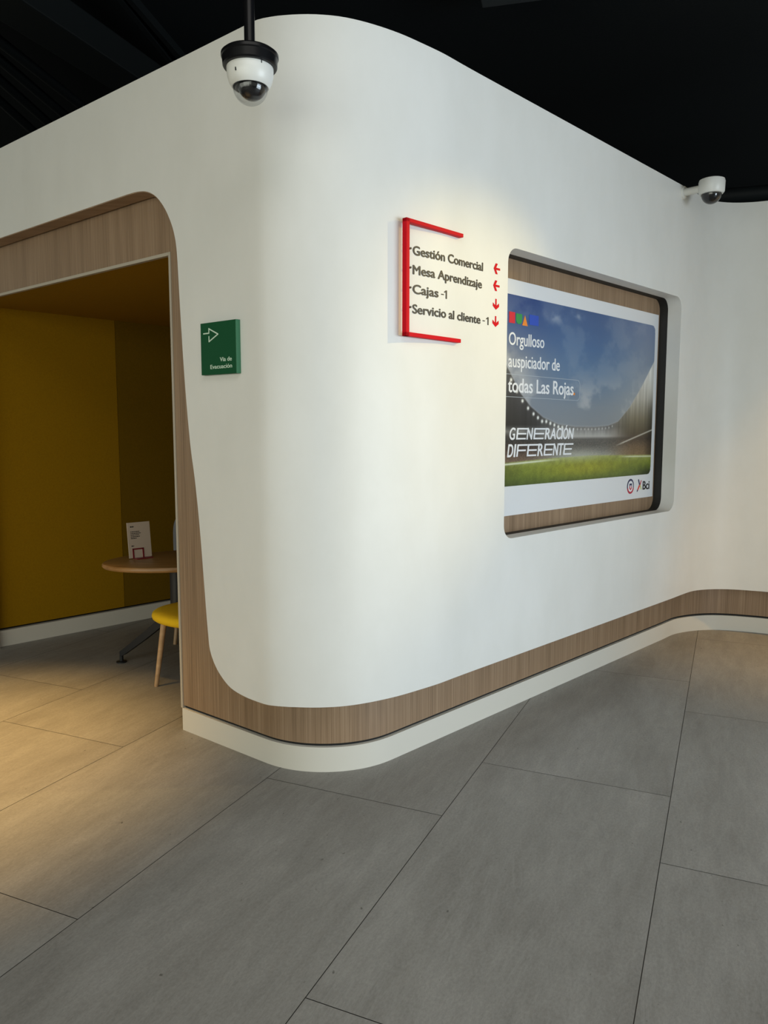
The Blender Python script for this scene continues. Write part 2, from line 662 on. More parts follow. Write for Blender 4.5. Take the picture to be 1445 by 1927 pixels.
def strip(path, z0, z1, d0, d1, s0=None, s1=None):
    s0 = 0 if s0 is None else s0
    s1 = path.len if s1 is None else s1
    n = max(2, int((s1 - s0) / 0.025))
    ss = np.linspace(s0, s1, n + 1)
    mb = MB()
    vs, uv = [], []
    for s in ss:
        for d, z in ((d1, z0), (d1, z1), (d0, z1), (d0, z0)):
            x, y = path.at(s, d)
            vs.append((x, y, z))
            uv.append((s, z))
    fs = []
    for i in range(n):
        for k in range(4):
            fs.append((i * 4 + k, i * 4 + (k + 1) % 4, (i + 1) * 4 + (k + 1) % 4, (i + 1) * 4 + k))
    fs += [(0, 1, 2, 3), (n * 4 + 3, n * 4 + 2, n * 4 + 1, n * 4)]
    return mb.add(vs, fs, uv)


def rrect(x0, x1, z0, z1, r, n=8, rs=None):
    rs = rs or [r] * 4                   # order: br, tr, tl, bl
    out = []
    for (cx, cz, a0, rr) in ((x1 - rs[0], z0 + rs[0], -90, rs[0]), (x1 - rs[1], z1 - rs[1], 0, rs[1]),
                             (x0 + rs[2], z1 - rs[2], 90, rs[2]), (x0 + rs[3], z0 + rs[3], 180, rs[3])):
        for k in range(n + 1):
            a = math.radians(a0 + 90 * k / n)
            out.append((cx + rr * math.cos(a), cz + rr * math.sin(a)))
    return out


# ------------------------------------------------------------------ lettering
_cache = {}


def glyphs(body, bold=0.0, shear=0.0):
    key = (body, bold, shear)
    if key not in _cache:
        c = bpy.data.curves.new('lettering', 'FONT')
        c.body = body
        c.size = 1.0
        c.offset = bold
        c.shear = shear
        c.resolution_u = 6
        o = bpy.data.objects.new('lettering', c)
        COL.objects.link(o)
        bpy.context.view_layer.update()
        me = bpy.data.meshes.new_from_object(o.evaluated_get(bpy.context.evaluated_depsgraph_get()))
        vs = np.array([v.co[:2] for v in me.vertices])
        fs = [tuple(p.vertices) for p in me.polygons]
        COL.objects.unlink(o)
        bpy.data.objects.remove(o)
        bpy.data.meshes.remove(me)
        bpy.data.curves.remove(c)
        _cache[key] = (vs, fs)
    return _cache[key]


def cap_h(bold=0.0):
    v, _ = glyphs('H', bold)
    return v[:, 1].max() - v[:, 1].min(), v[:, 1].min()


def letter(mb, fr, body, a0, a1, base, cap, d0, d1, bold=0.0, shear=0.0, mi=0, skew=0.0):
    """Fit a line of text between a0 and a1 on a wall, standing on height base."""
    v, fs = glyphs(body)
    h, y0 = cap_h()
    y = (v[:, 1] - y0) * cap / h
    x = v[:, 0]
    x = (x - x.min()) / (x.max() - x.min()) * (a1 - a0) + a0
    x = x + shear * y * (1 if a1 > a0 else -1)
    z = base + y + skew * (x - a0)
    if bold:
        bw = bold * cap / h
        n1 = len(v)
        sh_ = [(-bw, 0), (bw, 0), (0, -bw * .7), (0, bw * .7)]
        x = np.concatenate([x + q[0] for q in sh_])
        z = np.concatenate([z + q[1] for q in sh_])
        fs = [tuple(i + n1 * k for i in f) for k in range(4) for f in fs]
    n = len(x)
    lay = np.arange(n) // len(v) * .00022
    front = [fr(p, q, d1 + e_) for p, q, e_ in zip(x, z, lay)]
    back = [fr(p, q, d0) for p, q in zip(x, z)]
    cnt = {}
    for f in fs:
        for i in range(len(f)):
            e = (f[i], f[(i + 1) % len(f)])
            cnt[tuple(sorted(e))] = cnt.get(tuple(sorted(e)), 0) + 1
    rim = [(f[i], f[(i + 1) % len(f)]) for f in fs for i in range(len(f))
           if cnt[tuple(sorted((f[i], f[(i + 1) % len(f)])))] == 1]
    mb.add(front + back, fs + [tuple(n + i for i in f[::-1]) for f in fs] + [(a, a + n, b + n, b) for a, b in rim], mi=mi)
    return mb


def words(name, fr, body, a0, a1, base, cap, d0, d1, mat, parent, bold=0.0, skew=0.0):
    """one line of text, each word a part of its own"""
    full = glyphs(body)[0]
    lo, hi = full[:, 0].min(), full[:, 0].max()
    pre = ''
    for wd in body.split(' '):
        pre = pre + wd
        g1 = glyphs(pre)[0][:, 0].max()
        gw = glyphs(wd)[0]
        x1 = a0 + (g1 - lo) / (hi - lo) * (a1 - a0)
        x0 = x1 - (gw[:, 0].max() - gw[:, 0].min()) / (hi - lo) * (a1 - a0)
        letter(MB(), fr, wd, x0, x1, base + skew * (x0 - a0), cap, d0, d1, bold=bold, skew=skew).build(name, mat, parent)
        pre += ' '


# ================================================================== SETTING
# ---- floor: 0.8 x 1.6 m tiles, rows shifted by a third
tdir = math.radians(65.85)
T = np.array([math.cos(tdir), math.sin(tdir)])
N = np.array([math.sin(tdir), -math.cos(tdir)])
floor_mb = MB()
shift = []
row0 = -0.9695
JW = 0.0028
for r in range(-16, 14):
    n0 = row0 + 0.808 * r
    off = 1.650 if r % 2 == 0 else 2.719
    for k in range(-9, 13):
        t0 = off + 1.604 * (k - 1)
        c = N * (n0 + .404) + T * (t0 + .802)
        if not (-9.0 < c[0] < 9.0 and -6.0 < c[1] < 12.5):
            continue
        q = [(n0 + JW / 2, t0 + JW / 2), (n0 + .808 - JW / 2, t0 + JW / 2),
             (n0 + .808 - JW / 2, t0 + 1.604 - JW / 2), (n0 + JW / 2, t0 + 1.604 - JW / 2)]
        vs = [tuple(N * a + T * b) + (0.0,) for a, b in q]
        floor_mb.add(vs, [(0, 1, 2, 3)], [(b, a) for a, b in q])
        sh = (random.uniform(0, 40), random.uniform(0, 40), 0)
        shift += [sh] * 4
nb = len(floor_mb.v)
floor_mb.add([(-10, -7, -.0025), (10, -7, -.0025), (10, 13.2, -.0025), (-10, 13.2, -.0025)], [(0, 1, 2, 3)], mi=1)
shift += [(0, 0, 0)] * 4
fl = floor_mb.build('floor', [M['tile'], M['grout']])
a = fl.data.attributes.new('tile_shift', 'FLOAT_VECTOR', 'POINT')
a.data.foreach_set('vector', np.array(shift, dtype=np.float32).ravel())
structure(fl)

# ---- ceiling far above and the dark back of the hall
structure(MB().box((0, 3, 4.35), (1, 0, 0), (0, 1, 0), (0, 0, 1), (10, 10, .05)).build('ceiling', M['ceil']))
structure(MB().box((0, 13.05, 2.15), (1, 0, 0), (0, 1, 0), (0, 0, 1), (10, .05, 2.15)).build('wall_back', M['ceil']))

# ---- white plaster shell
door_edge = [(0.206, 0.331), (0.307, 0.329), (0.411, 0.334), (0.504, 0.353), (0.571, 0.395), (0.616, 0.443), (0.646, 0.502),
             (0.656, 0.569), (0.667, 0.681), (0.678, 0.818), (0.701, 1.083), (0.727, 1.288), (0.754, 1.45), (0.781, 1.721),
             (0.799, 2.006), (0.808, 2.185), (0.816, 2.316), (0.834, 2.394), (0.864, 2.457), (0.905, 2.516), (0.962, 2.570),
             (1.03, 2.603), (1.11, 2.617), (1.20, 2.62)]
de = catmull(door_edge, 4)
TOPZ, BOTZ = 3.108, 0.333
outer = [(0.0, TOPZ), (white_path.len, TOPZ), (white_path.len, BOTZ), (sW_L(0.12), BOTZ)]
outer += [(sW_L(p[0]), p[1]) for p in de]
outer += [(sW_L(3.05), 2.62), (sW_L(3.17), 2.57), (sW_L(3.22), 2.45), (sW_L(3.22), BOTZ), (0.0, BOTZ)]
NX0, NX1, NZ0, NZ1 = 1.103, 3.115, 0.958, 2.394
niche = rrect(sW_R(NX0), sW_R(NX1), NZ0, NZ1, .07, rs=[.085, .075, .075, .07])
structure(shell(white_path, outer, [niche], 0.0, -0.092).build('wall_front', M['plaster'], smooth=35))

# oak lining on the edge of the plaster round the doorway
dl = [(sW_L(p[0]), p[1]) for p in de] + [(sW_L(x), 2.62) for x in np.arange(1.25, 3.05, .05)] + [(sW_L(3.05), 2.62), (sW_L(3.17), 2.57)]
lm_ = MB()
dn = []
for i in range(len(dl)):
    t_ = np.array(dl[min(i + 1, len(dl) - 1)]) - np.array(dl[max(i - 1, 0)])
    t_ /= np.linalg.norm(t_)
    dn.append(np.array([-t_[1], t_[0]]))
k_ = 1 if dn[-1][1] < 0 else -1
vs, uv = [], []
for p, nn in zip(dl, dn):
    q = np.array(p) + nn * k_ * .004
    for (a_, d_) in ((p, -.003), (q, -.003), (q, -.091), (p, -.091)):
        x, y = white_path.at(a_[0], d_)
        vs.append((x, y, a_[1]))
        uv.append((p[0] + d_, p[1]))
fs = [(i * 4 + k, i * 4 + (k + 1) % 4, i * 4 + 4 + (k + 1) % 4, i * 4 + 4 + k) for i in range(len(dl) - 1) for k in range(4)]
structure(lm_.add(vs, fs, uv).build('trim_4', M['wood'], smooth=35))

# ---- oak veneer shell behind it
sB_L = lambda s: L_END - s
WZ = 0.127
ow = [(0.0, WZ), (sB_L(3.2), WZ), (sB_L(3.2), 2.348), (sB_L(1.008), 2.348), (sB_L(1.008), WZ), (base_path.len, WZ),
      (base_path.len, 0.60), (sB_L(0.30), 0.60), (sB_L(0.30), 3.0), (0.0, 3.0)]
structure(shell(base_path, ow, [], -0.008, -0.088).build('wall_side', M['wood'], smooth=35))

# ---- skirting with its shadow gap
structure(strip(base_path, 0.0, 0.113, -0.085, 0.0, s0=sB_L(1.008)).build('baseboard_front', M['base'], smooth=35))
structure(strip(base_path, 0.0, 0.113, -0.085, 0.0, s0=0, s1=sB_L(3.2)).build('baseboard_left', M['base'], smooth=35))
structure(strip(base_path, 0.111, 0.129, -0.085, -0.02, s0=sB_L(1.012)).build('trim_1', M['black_gap'], smooth=35))

# ---- pale edge strip round the doorway
tm = MB()
for (s, z0, z1) in ((1.0155, 0.113, 2.348), (3.1925, 0.113, 2.348)):
    tm.box(FL(s, (z0 + z1) / 2, -.0135), (*uL, 0), (*nL, 0), (0, 0, 1), (.0075, .0105, (z1 - z0) / 2))
tm.box(FL(2.104, 2.3405, -.0135), (*uL, 0), (*nL, 0), (0, 0, 1), (1.08, .0105, .0075))
structure(tm.build('trim_2', M['edge']))


# ---- yellow meeting booth behind the doorway
def bp_(s, t):
    return I1 + uL * s + uR * t


def wall_box(p, q, z0, z1, th, side):
    p, q = np.array(p), np.array(q)
    u = (q - p) / np.linalg.norm(q - p)
    n = np.array([u[1], -u[0]]) * side
    c = (p + q) / 2 - n * th / 2
    return MB().box((*c, (z0 + z1) / 2), (*u, 0), (*n, 0), (0, 0, 1), (np.linalg.norm(q - p) / 2, th / 2, (z1 - z0) / 2))


p0 = np.array([-2.691, 5.261])
ud = np.array([math.cos(math.radians(46.6)), math.sin(math.radians(46.6))])
front_pt = p0 - ud * 0.14
seam = p0 + ud * 0.945
back_pt = p0 + ud * 2.75
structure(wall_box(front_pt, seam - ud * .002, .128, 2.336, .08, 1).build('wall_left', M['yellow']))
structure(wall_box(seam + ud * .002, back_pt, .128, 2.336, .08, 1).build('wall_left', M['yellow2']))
structure(wall_box(front_pt, back_pt, 0.0, 2.336, .06, 1).build('wall_left', M['black_gap']))
bpy.data.objects['wall_left.002'].location = tuple(-np.array([ud[1], -ud[0]]) * .03) + (0,)
structure(wall_box(front_pt + np.array([ud[1], -ud[0]]) * .012, back_pt + np.array([ud[1], -ud[0]]) * .012, 0, .112, .04, 1)
          .build('baseboard_back', M['base']))
rb0, rb1 = PR(.95, -.2), PR(3.3, -.2)
b2 = bp_(0.22, 2.95)
structure(wall_box(back_pt, PR(2.95, -.16), 0, 2.336, .08, 1).build('wall_end', M['yellow']))
structure(wall_box(PR(3.0, -.16), PR(.55, -.16), 0, 2.336, .04, 1).build('wall_right', M['yellow']))
cb = MB()
wn = np.array([ud[1], -ud[0]])
cpts = [PL(3.19, -.025), PL(1.012, -.025), PL(1.012, -.095), PL(.75, -.095), PR(.45, -.125), PR(3.1, -.125), back_pt + ud * .05 - wn * .05, p0 - wn * .05, PL(3.19, -.10)]
nc = len(cpts)
cb.add([(p[0], p[1], 2.336) for p in cpts] + [(p[0], p[1], 2.347) for p in cpts],
       [tuple(range(nc)), tuple(range(2 * nc - 1, nc - 1, -1))] + [(i, (i + 1) % nc, (i + 1) % nc + nc, i + nc) for i in range(nc)])
cbo = cb.build('ceiling', M['yellow'])
structure(cbo)

# ---- poster niche: black liner and oak board
lin_mb = MB()
ro = rrect(NX0, NX1, NZ0, NZ1, .07, rs=[.085, .075, .075, .07])
ro2 = rrect(NX0 - .03, NX1 + .03, NZ0 - .03, NZ1 + .03, .1)
n = len(ro)
lin_mb.add([FR(p[0], p[1], .006) for p in ro] + [FR(p[0], p[1], -.05) for p in ro] + [FR(p[0], p[1], .006) for p in ro2]
           + [FR(p[0], p[1], -.05) for p in ro2],
           [(i, (i + 1) % n, (i + 1) % n + n, i + n) for i in range(n)]
           + [(i, (i + 1) % n, (i + 1) % n + 2 * n, i + 2 * n) for i in range(n)]
           + [(i + 2 * n, (i + 1) % n + 2 * n, (i + 1) % n + 3 * n, i + 3 * n) for i in range(n)]
           + [(i + n, (i + 1) % n + n, (i + 1) % n + 3 * n, i + 3 * n) for i in range(n)])
structure(lin_mb.build('trim_3', M['niche_black'], smooth=35))
nb_ = MB()
q = [(NX0 - .04, NZ0 - .04), (NX1 + .04, NZ0 - .04), (NX1 + .04, NZ1 + .04), (NX0 - .04, NZ1 + .04)]
nb_.add([FR(a_, b_, -.0505) for a_, b_ in q] + [FR(a_, b_, -.075) for a_, b_ in q],
        [(0, 1, 2, 3), (7, 6, 5, 4), (0, 1, 5, 4), (1, 2, 6, 5), (2, 3, 7, 6), (3, 0, 4, 7)], q + q)
structure(nb_.build('wall_niche', M['wood']))

# ================================================================== POSTER
PD = -.050
poster = thing('poster', 'large landscape football stadium poster with white border in the wall niche', 'poster', FR(2.1, 1.05, PD))
MB().prism([(1.108, 1.048), (3.096, 1.048), (3.096, 2.292), (1.108, 2.292)], FR, PD, PD + .003).build('sheet', M['white'], poster)


def vnoise(x, y, seed):
    rs = np.random.RandomState(seed)
    g = rs.rand(64, 64)
    xi, yi = np.floor(x).astype(int), np.floor(y).astype(int)
    fx, fy = x - xi, y - yi
    fx, fy = fx * fx * (3 - 2 * fx), fy * fy * (3 - 2 * fy)
    G = lambda a, b: g[a % 64, b % 64]
    return (G(xi, yi) * (1 - fx) + G(xi + 1, yi) * fx) * (1 - fy) + (G(xi, yi + 1) * (1 - fx) + G(xi + 1, yi + 1) * fx) * fy


def fbm(x, y, seed, o=5):
    t, a_, tot = 0, 1.0, 0
    for i in range(o):
        t = t + a_ * vnoise(x * 2 ** i, y * 2 ** i, seed + i)
        tot += a_
        a_ *= .55
    return t / tot


def smooth(e0, e1, x):
    t = np.clip((x - e0) / (e1 - e0), 0, 1)
    return t * t * (3 - 2 * t)


def prof(z, tab):
    zs = [t[0] for t in tab]
    return np.stack([np.interp(z, zs, [t[1][i] for t in tab]) for i in range(3)], -1)


PX0, PX1, PZ0, PZ1 = 1.15, 3.048, 1.207, 2.214
NXG, NZG = 420, 270
gs, gz = np.meshgrid(np.linspace(PX0, PX1, NXG), np.linspace(PZ0, PZ1, NZG))
e = lambda a_: np.asarray(a_)[..., None]
sky_l = prof(gz, [(1.5, (118, 126, 136)), (1.7, (125, 132, 142)), (1.9, (118, 126, 142)), (2.08, (60, 84, 132)), (2.22, (36, 60, 118))])
sky_m = prof(gz, [(1.5, (128, 133, 138)), (1.65, (120, 131, 143)), (1.85, (88, 117, 150)), (2.0, (68, 102, 145)), (2.22, (62, 88, 132))])
sky_r = prof(gz, [(1.5, (150, 152, 150)), (1.75, (150, 156, 162)), (1.95, (124, 138, 158)), (2.22, (112, 126, 156))])
wl = smooth(2.0, 1.3, gs)
wr = smooth(2.2, 3.0, gs)
img = sky_m * e(1 - wl) * e(1 - wr) + sky_l * e(wl) * e(1 - wr) + sky_r * e(wr)
cl = fbm(gs * 4 + 3, gz * 6, 11)
mask = smooth(.46, .66, cl) * np.clip(smooth(1.86, 1.62, gz) + .9 * smooth(1.6, 1.3, gs) * smooth(2.1, 1.8, gz) + .27, 0, 1)
img = img * e(1 - .62 * mask) + np.array((184, 184, 186)) * e(.62 * mask)
for (cs, cz, ws_, wz_, st) in ((1.78, 2.14, .10, .03, .5), (2.03, 2.17, .05, .018, .55), (1.98, 2.19, .03, .02, .4)):
    blob = st * np.exp(-((gs - cs) / ws_) ** 2 - ((gz - cz) / wz_) ** 2) * smooth(.3, .65, fbm(gs * 14, gz * 18, 5))
    img = img * e(1 - blob) + np.array((176, 182, 192)) * e(blob)
# stadium roof edge
ks = [1.10, 1.20, 1.316, 1.443, 1.541, 1.676, 1.835, 2.02, 2.257, 2.425, 2.555, 2.708, 2.864, 3.014, 3.08]
kz = [2.10, 1.97, 1.841, 1.708, 1.640, 1.579, 1.543, 1.530, 1.530, 1.538, 1.565, 1.657, 1.792, 1.943, 2.01]
edge = np.interp(gs, ks, kz)
st_l = prof(gz, [(1.338, (112, 92, 76)), (1.40, (66, 52, 46)), (1.45, (52, 50, 48)), (1.475, (64, 62, 60)), (1.50, (116, 115, 113)),
                 (1.535, (42, 42, 42)), (1.64, (56, 56, 58)), (1.84, (84, 85, 87)), (2.1, (96, 98, 100))])
st_m = prof(gz, [(1.34, (160, 160, 146)), (1.385, (112, 110, 104)), (1.42, (88, 86, 82)), (1.455, (92, 90, 87)), (1.47, (168, 166, 162)),
                 (1.50, (140, 139, 137)), (1.53, (104, 104, 104))])
st_r = prof(gz, [(1.338, (126, 104, 72)), (1.40, (108, 88, 66)), (1.455, (74, 62, 50)), (1.50, (88, 78, 60)), (1.58, (120, 112, 92)),
                 (1.72, (182, 178, 168)), (1.86, (206, 205, 200)), (2.0, (214, 214, 211))])
wl = smooth(1.95, 1.45, gs)
wr = smooth(2.35, 2.8, gs)
stad = st_m * e(1 - wl) * e(1 - wr) + st_l * e(wl) * e(1 - wr) + st_r * e(wr)
streak = vnoise(gs * 60, gz * 3, 31) - .5
stad = stad * e(1 + .22 * streak * smooth(1.46, 1.5, gz))
crowd = np.random.RandomState(4).rand(*gs.shape) - .5
stad = stad + e(crowd * 34 * smooth(1.47, 1.44, gz)) * np.array((1.1, .9, .8))
dark_r = smooth(2.9, 3.04, gs) * smooth(1.80, 1.6, gz)
stad = stad * e(1 - .35 * dark_r)
inn = smooth(.004, -.004, gz - edge)
img = img * e(1 - inn) + stad * e(inn)
rim = np.exp(-((gz - edge) / .005) ** 2) * .4
img = img * e(1 - rim) + np.array((170, 172, 175)) * e(rim)
# tier lines
lr = 1.451 + (gs - 2.746) * .198
t_ = np.exp(-((gz - lr) / .005) ** 2) * smooth(2.5, 2.65, gs) * .8
img = img * e(1 - t_) + np.array((215, 212, 200)) * e(t_)
# lamps under the roof edge
d_arc = np.r_[np.arange(1.3, 1.62, .055), np.arange(1.62, 2.5, .043)]
for sx in d_arc:
    zz = np.interp(sx, ks, kz) - (.028 if sx < 1.7 else .016)
    sl = .010 if sx < 1.9 else .0065
    g = np.clip(1.5 * np.exp(-((gs - sx) / sl) ** 2 - ((gz - zz) / (sl * .9)) ** 2), 0, 1) * (.95 if sx < 1.9 else .5)
    img = img * e(1 - g) + np.array((236, 236, 230)) * e(g)
# pitch
gl = np.interp(gs, [1.15, 1.3, 1.72, 2.19, 3.05], [1.332, 1.334, 1.346, 1.354, 1.340])
gr = prof(gz, [(1.20, (72, 86, 40)), (1.25, (98, 112, 42)), (1.30, (118, 128, 48)), (1.35, (150, 156, 92))])
yel = np.exp(-((gs - 2.15) / .45) ** 2) * np.exp(-((gz - 1.28) / .05) ** 2) * .6
gr = gr * e(1 - yel) + np.array((160, 152, 44)) * e(yel)
vg = smooth(1.55, 1.2, gs) * .28 + smooth(2.75, 3.05, gs) * smooth(1.30, 1.21, gz) * .45
gr = gr * e(1 - vg)
gr = gr * e(1 + .26 * (fbm(gs * 30, gz * 40, 71, 3) - .5) + .14 * (crowd))
ing = smooth(.004, -.004, gz - gl)
img = img * e(1 - ing) + gr * e(ing)
wline = np.exp(-((gz - (gl - .010)) / .005) ** 2) * (smooth(1.95, 1.6, gs) * .85 + smooth(2.55, 2.75, gs) * .7)
img = img * e(1 - wline) + np.array((226, 230, 214)) * e(wline)
haze = np.exp(-((gs - 2.1) / .22) ** 2 - ((gz - 1.36) / .035) ** 2) * .5
img = img * e(1 - haze) + np.array((176, 178, 166)) * e(haze)
img = np.clip(img, 0, 255) / 255
ink = np.where(img <= .04045, img / 12.92, ((img + .055) / 1.055) ** 2.4) * 1.12
# rounded corners of the picture show the white sheet
cr = .045
for cz, sg in ((PZ0 + cr, -1), (PZ1 - cr, 1)):
    for cs, sh_ in ((PX1 - cr, 1), (PX0 + cr, -1)):
        out = (sg * (gz - cz) > 0) & (sh_ * (gs - cs) > 0) & ((gs - cs) ** 2 + (gz - cz) ** 2 > cr * cr)
        ink[out] = (.78, .79, .81)
pm = MB()
px_, py_ = PR(0, PD + .0045)
vs = np.stack([I1[0] + uR[0] * gs + nR[0] * (PD + .0045), I1[1] + uR[1] * gs + nR[1] * (PD + .0045), gz], -1).reshape(-1, 3)
idx = np.arange(NXG * NZG).reshape(NZG, NXG)
fs = np.stack([idx[:-1, :-1], idx[:-1, 1:], idx[1:, 1:], idx[1:, :-1]], -1).reshape(-1, 4)
pm.add(vs, [tuple(int(i) for i in f) for f in fs])
po = pm.build('picture', M['picture'], poster)
ca = po.data.color_attributes.new('ink', 'FLOAT_COLOR', 'POINT')
ca.data.foreach_set('color', np.concatenate([np.clip(ink, 0, .9).reshape(-1, 3), np.ones((NXG * NZG, 1))], 1).astype(np.float32).ravel())
po['label'] = 'printed stadium, cloudy sky and green pitch'

D0, D1 = PD + .0035, PD + .0062
letter(MB(), FR, 'Orgulloso', 1.327, 1.665, 1.954, .064, D0, D1, bold=.011, skew=.02).build('headline_lettering', M['white_ink'], poster)
words('headline_lettering', FR, 'auspiciador de', 1.325, 1.831, 1.839, .066, D0, D1, M['white_ink'], poster, bold=.011, skew=.012)
words('headline_lettering', FR, 'todas Las Rojas', 1.326, 1.990, 1.708, .073, D0, D1, M['white_ink'], poster, bold=.016, skew=.008)
MB().prism([(2.000 + .010 * math.cos(k * .6), 1.720 + .008 * math.sin(k * .6)) for k in range(10)], FR, D0, D1).build('full_stop', M['sq_orange'], poster)['label'] = 'orange full stop'
# thin rounded box round the third line
ri = rrect(1.16, 2.066, 1.682, 1.803, .03, rs=[.03, .03, .005, .005])
ri2 = rrect(1.163, 2.063, 1.6845, 1.8005, .028, rs=[.028, .028, .003, .003])
bm_ = MB()
n = len(ri)
bm_.add([FR(p[0], p[1], D1 - .001) for p in ri] + [FR(p[0], p[1], D1 - .001) for p in ri2] + [FR(p[0], p[1], D0) for p in ri] + [FR(p[0], p[1], D0) for p in ri2],
        [(i, (i + 1) % n, (i + 1) % n + n, i + n) for i in range(n)] + [(i, (i + 1) % n, (i + 1) % n + 2 * n, i + 2 * n) for i in range(n)]
        + [(i + n, (i + 1) % n + n, (i + 1) % n + 3 * n, i + 3 * n) for i in range(n)])
bm_.build('text_outline', M['box_line'], poster)


def wide_word(letters, xs, z0, z1):
    mb = MB()
    h = z1 - z0
    sh = .16
    st = h * .135
    k = 0
    for ch, (x0, x1) in zip(letters, xs):
        if ch in 'EF':
            rows = (0, .5, 1) if ch == 'E' else (.5, 1)
            para = lambda a0, a1, b0, b1: [(a0 + sh * (b0 - z0), b0), (a1 + sh * (b0 - z0), b0), (a1 + sh * (b1 - z0), b1), (a0 + sh * (b1 - z0), b1)]
            mb.prism(para(x0, x0 + .014, z0, z1), FR, D0, D1)
            for q_ in rows:
                zc = z0 + st / 2 + q_ * (h - st)
                mb.prism(para(x0, x1 + (.012 if q_ == 1 else 0), zc - st / 2, zc + st / 2), FR, D0, D1 + .0001)
        else:
            letter(mb, FR, ch, x0, x1, z0, h, D0, D1, bold=.02, shear=sh)
    return mb


wide_word('GENERACIÓN', [(1.343, 1.392), (1.408, 1.500), (1.510, 1.560), (1.575, 1.678), (1.693, 1.744), (1.748, 1.806), (1.812, 1.858), (1.866, 1.876),
                         (1.884, 1.936), (1.945, 1.995)], 1.457, 1.519).build('slogan_lettering', M['white_ink'], poster)
wide_word('DIFERENTE', [(1.329, 1.376), (1.388, 1.399), (1.412, 1.498), (1.513, 1.606), (1.620, 1.672), (1.682, 1.770), (1.782, 1.828), (1.834, 1.884),
                        (1.892, 1.983)], 1.364, 1.431).build('slogan_lettering', M['white_ink'], poster)
for nm, pts, mk in (('red', [(1.326, 2.067), (1.379, 2.067), (1.379, 2.124), (1.326, 2.124)], 'sq_red'),
                    ('green', rrect(1.388, 1.445, 2.068, 2.121, .02, rs=[.024, .003, .003, .024]), 'sq_green'),
                    ('orange', [(1.448, 2.064), (1.499, 2.064), (1.472, 2.118)], 'sq_orange'),
                    ('blue', [(1.514, 2.074), (1.604, 2.074), (1.604, 2.128), (1.514, 2.128)], 'sq_blue')):
    MB().prism(pts, FR, D0, D1).build('color_tile', M[mk], poster)['label'] = nm + ' printed shape'

# round football crest
S0 = PD + .0025


def disc(cx_, cz_, ra, rb, n=36):
    return [(cx_ + ra * math.cos(2 * math.pi * k / n), cz_ + rb * math.sin(2 * math.pi * k / n)) for k in range(n)]


crest = MB().prism(disc(2.760, 1.135, .049, .050), FR, S0, S0 + .0012).build('crest', M['navy'], poster)
MB().prism(disc(2.760, 1.135, .036, .037), FR, S0, S0 + .0018).build('crest_field', M['white_ink'], crest)
lowring = [(2.760 + .049 * math.cos(a_), 1.135 + .050 * math.sin(a_)) for a_ in np.linspace(math.radians(196), math.radians(344), 16)] \
    + [(2.760 + .036 * math.cos(a_), 1.135 + .037 * math.sin(a_)) for a_ in np.linspace(math.radians(344), math.radians(196), 16)]
lr_mb = MB()
for i in range(15):
    lr_mb.prism([lowring[i], lowring[i + 1], lowring[30 - i], lowring[31 - i]], FR, S0, S0 + .0021)
lr_mb.build('crest_band', M['crimson'], crest)
MB().prism([(2.742, 1.138), (2.778, 1.138), (2.778, 1.154), (2.742, 1.154)], FR, S0, S0 + .0024).build('crest_shield', M['navy'], crest)
MB().prism([(2.742, 1.122), (2.760, 1.108), (2.778, 1.122), (2.778, 1.137), (2.742, 1.137)], FR, S0, S0 + .0024).build('crest_shield', M['crimson'], crest)
MB().prism([(2.754, 1.122), (2.766, 1.122), (2.766, 1.142), (2.754, 1.142)], FR, S0, S0 + .0030).build('crest_star', M['white_ink'], crest)

# bank logo: crossed brush strokes and three letters
logo = letter(MB(), FR, 'Bci', 2.942, 3.040, 1.104, .056, S0, S0 + .002, bold=.022).build('logo_lettering', M['logo_black'], poster)


def stroke(a_, b_, w0, w1, mk):
    a_, b_ = np.array(a_), np.array(b_)
    t = (b_ - a_) / np.linalg.norm(b_ - a_)
    nn = np.array([-t[1], t[0]])
    MB().prism([tuple(a_ + nn * w0), tuple(a_ - nn * w0), tuple(b_ - nn * w1), tuple(b_ + nn * w1)], FR, S0, S0 + .002).build('logo_stroke', M[mk], poster)


stroke((2.874, 1.176), (2.893, 1.138), .006, .006, 'navy')
stroke((2.917, 1.168), (2.899, 1.138), .004, .005, 'crimson')
stroke((2.893, 1.136), (2.866, 1.104), .008, .006, 'logo_red')
stroke((2.866, 1.104), (2.857, 1.094), .006, .003, 'navy')
stroke((2.901, 1.136), (2.921, 1.106), .005, .003, 'logo_yellow')

# ================================================================== DIRECTORY SIGN
def FW(a_, b_, d):    # on the plaster surface itself, which starts to bend at the sign
    x, y = white_path.at(sW_R(a_), d)
    return (x, y, b_)


sign = thing('directory_sign', 'red bracket wayfinding sign with four dark text lines and red arrows', 'sign', FR(.7, 1.9, .10))
bk = MB()
BW = .0165
bx0, bx1, bz0, bz1 = .344, .722, 1.899, 2.379
bk.box(FR(bx0 + .010, (bz0 + bz1) / 2, .1125), (*uR, 0), (*nR, 0), (0, 0, 1), (.010, .012, (bz1 - bz0) / 2))
bk.box(FR((bx0 + bx1) / 2, bz1 - .008, .1125), (*uR, 0), (*nR, 0), (0, 0, 1), ((bx1 - bx0) / 2, .012, .008))
bk.box(FR((bx0 + bx1 - .010) / 2, bz0 + .0085, .1125), (*uR, 0), (*nR, 0), (0, 0, 1), ((bx1 - .010 - bx0) / 2, .012, .0085))
bk.build('bracket', M['red'], sign, bevel=.0015)
for z in (bz0 + .0085, bz1 - .008):
    MB().box(FR(.60, z, .098), (*uR, 0), (*nR, 0), (0, 0, 1), (.005, .006, .004)).build('standoff', M['red'], sign)
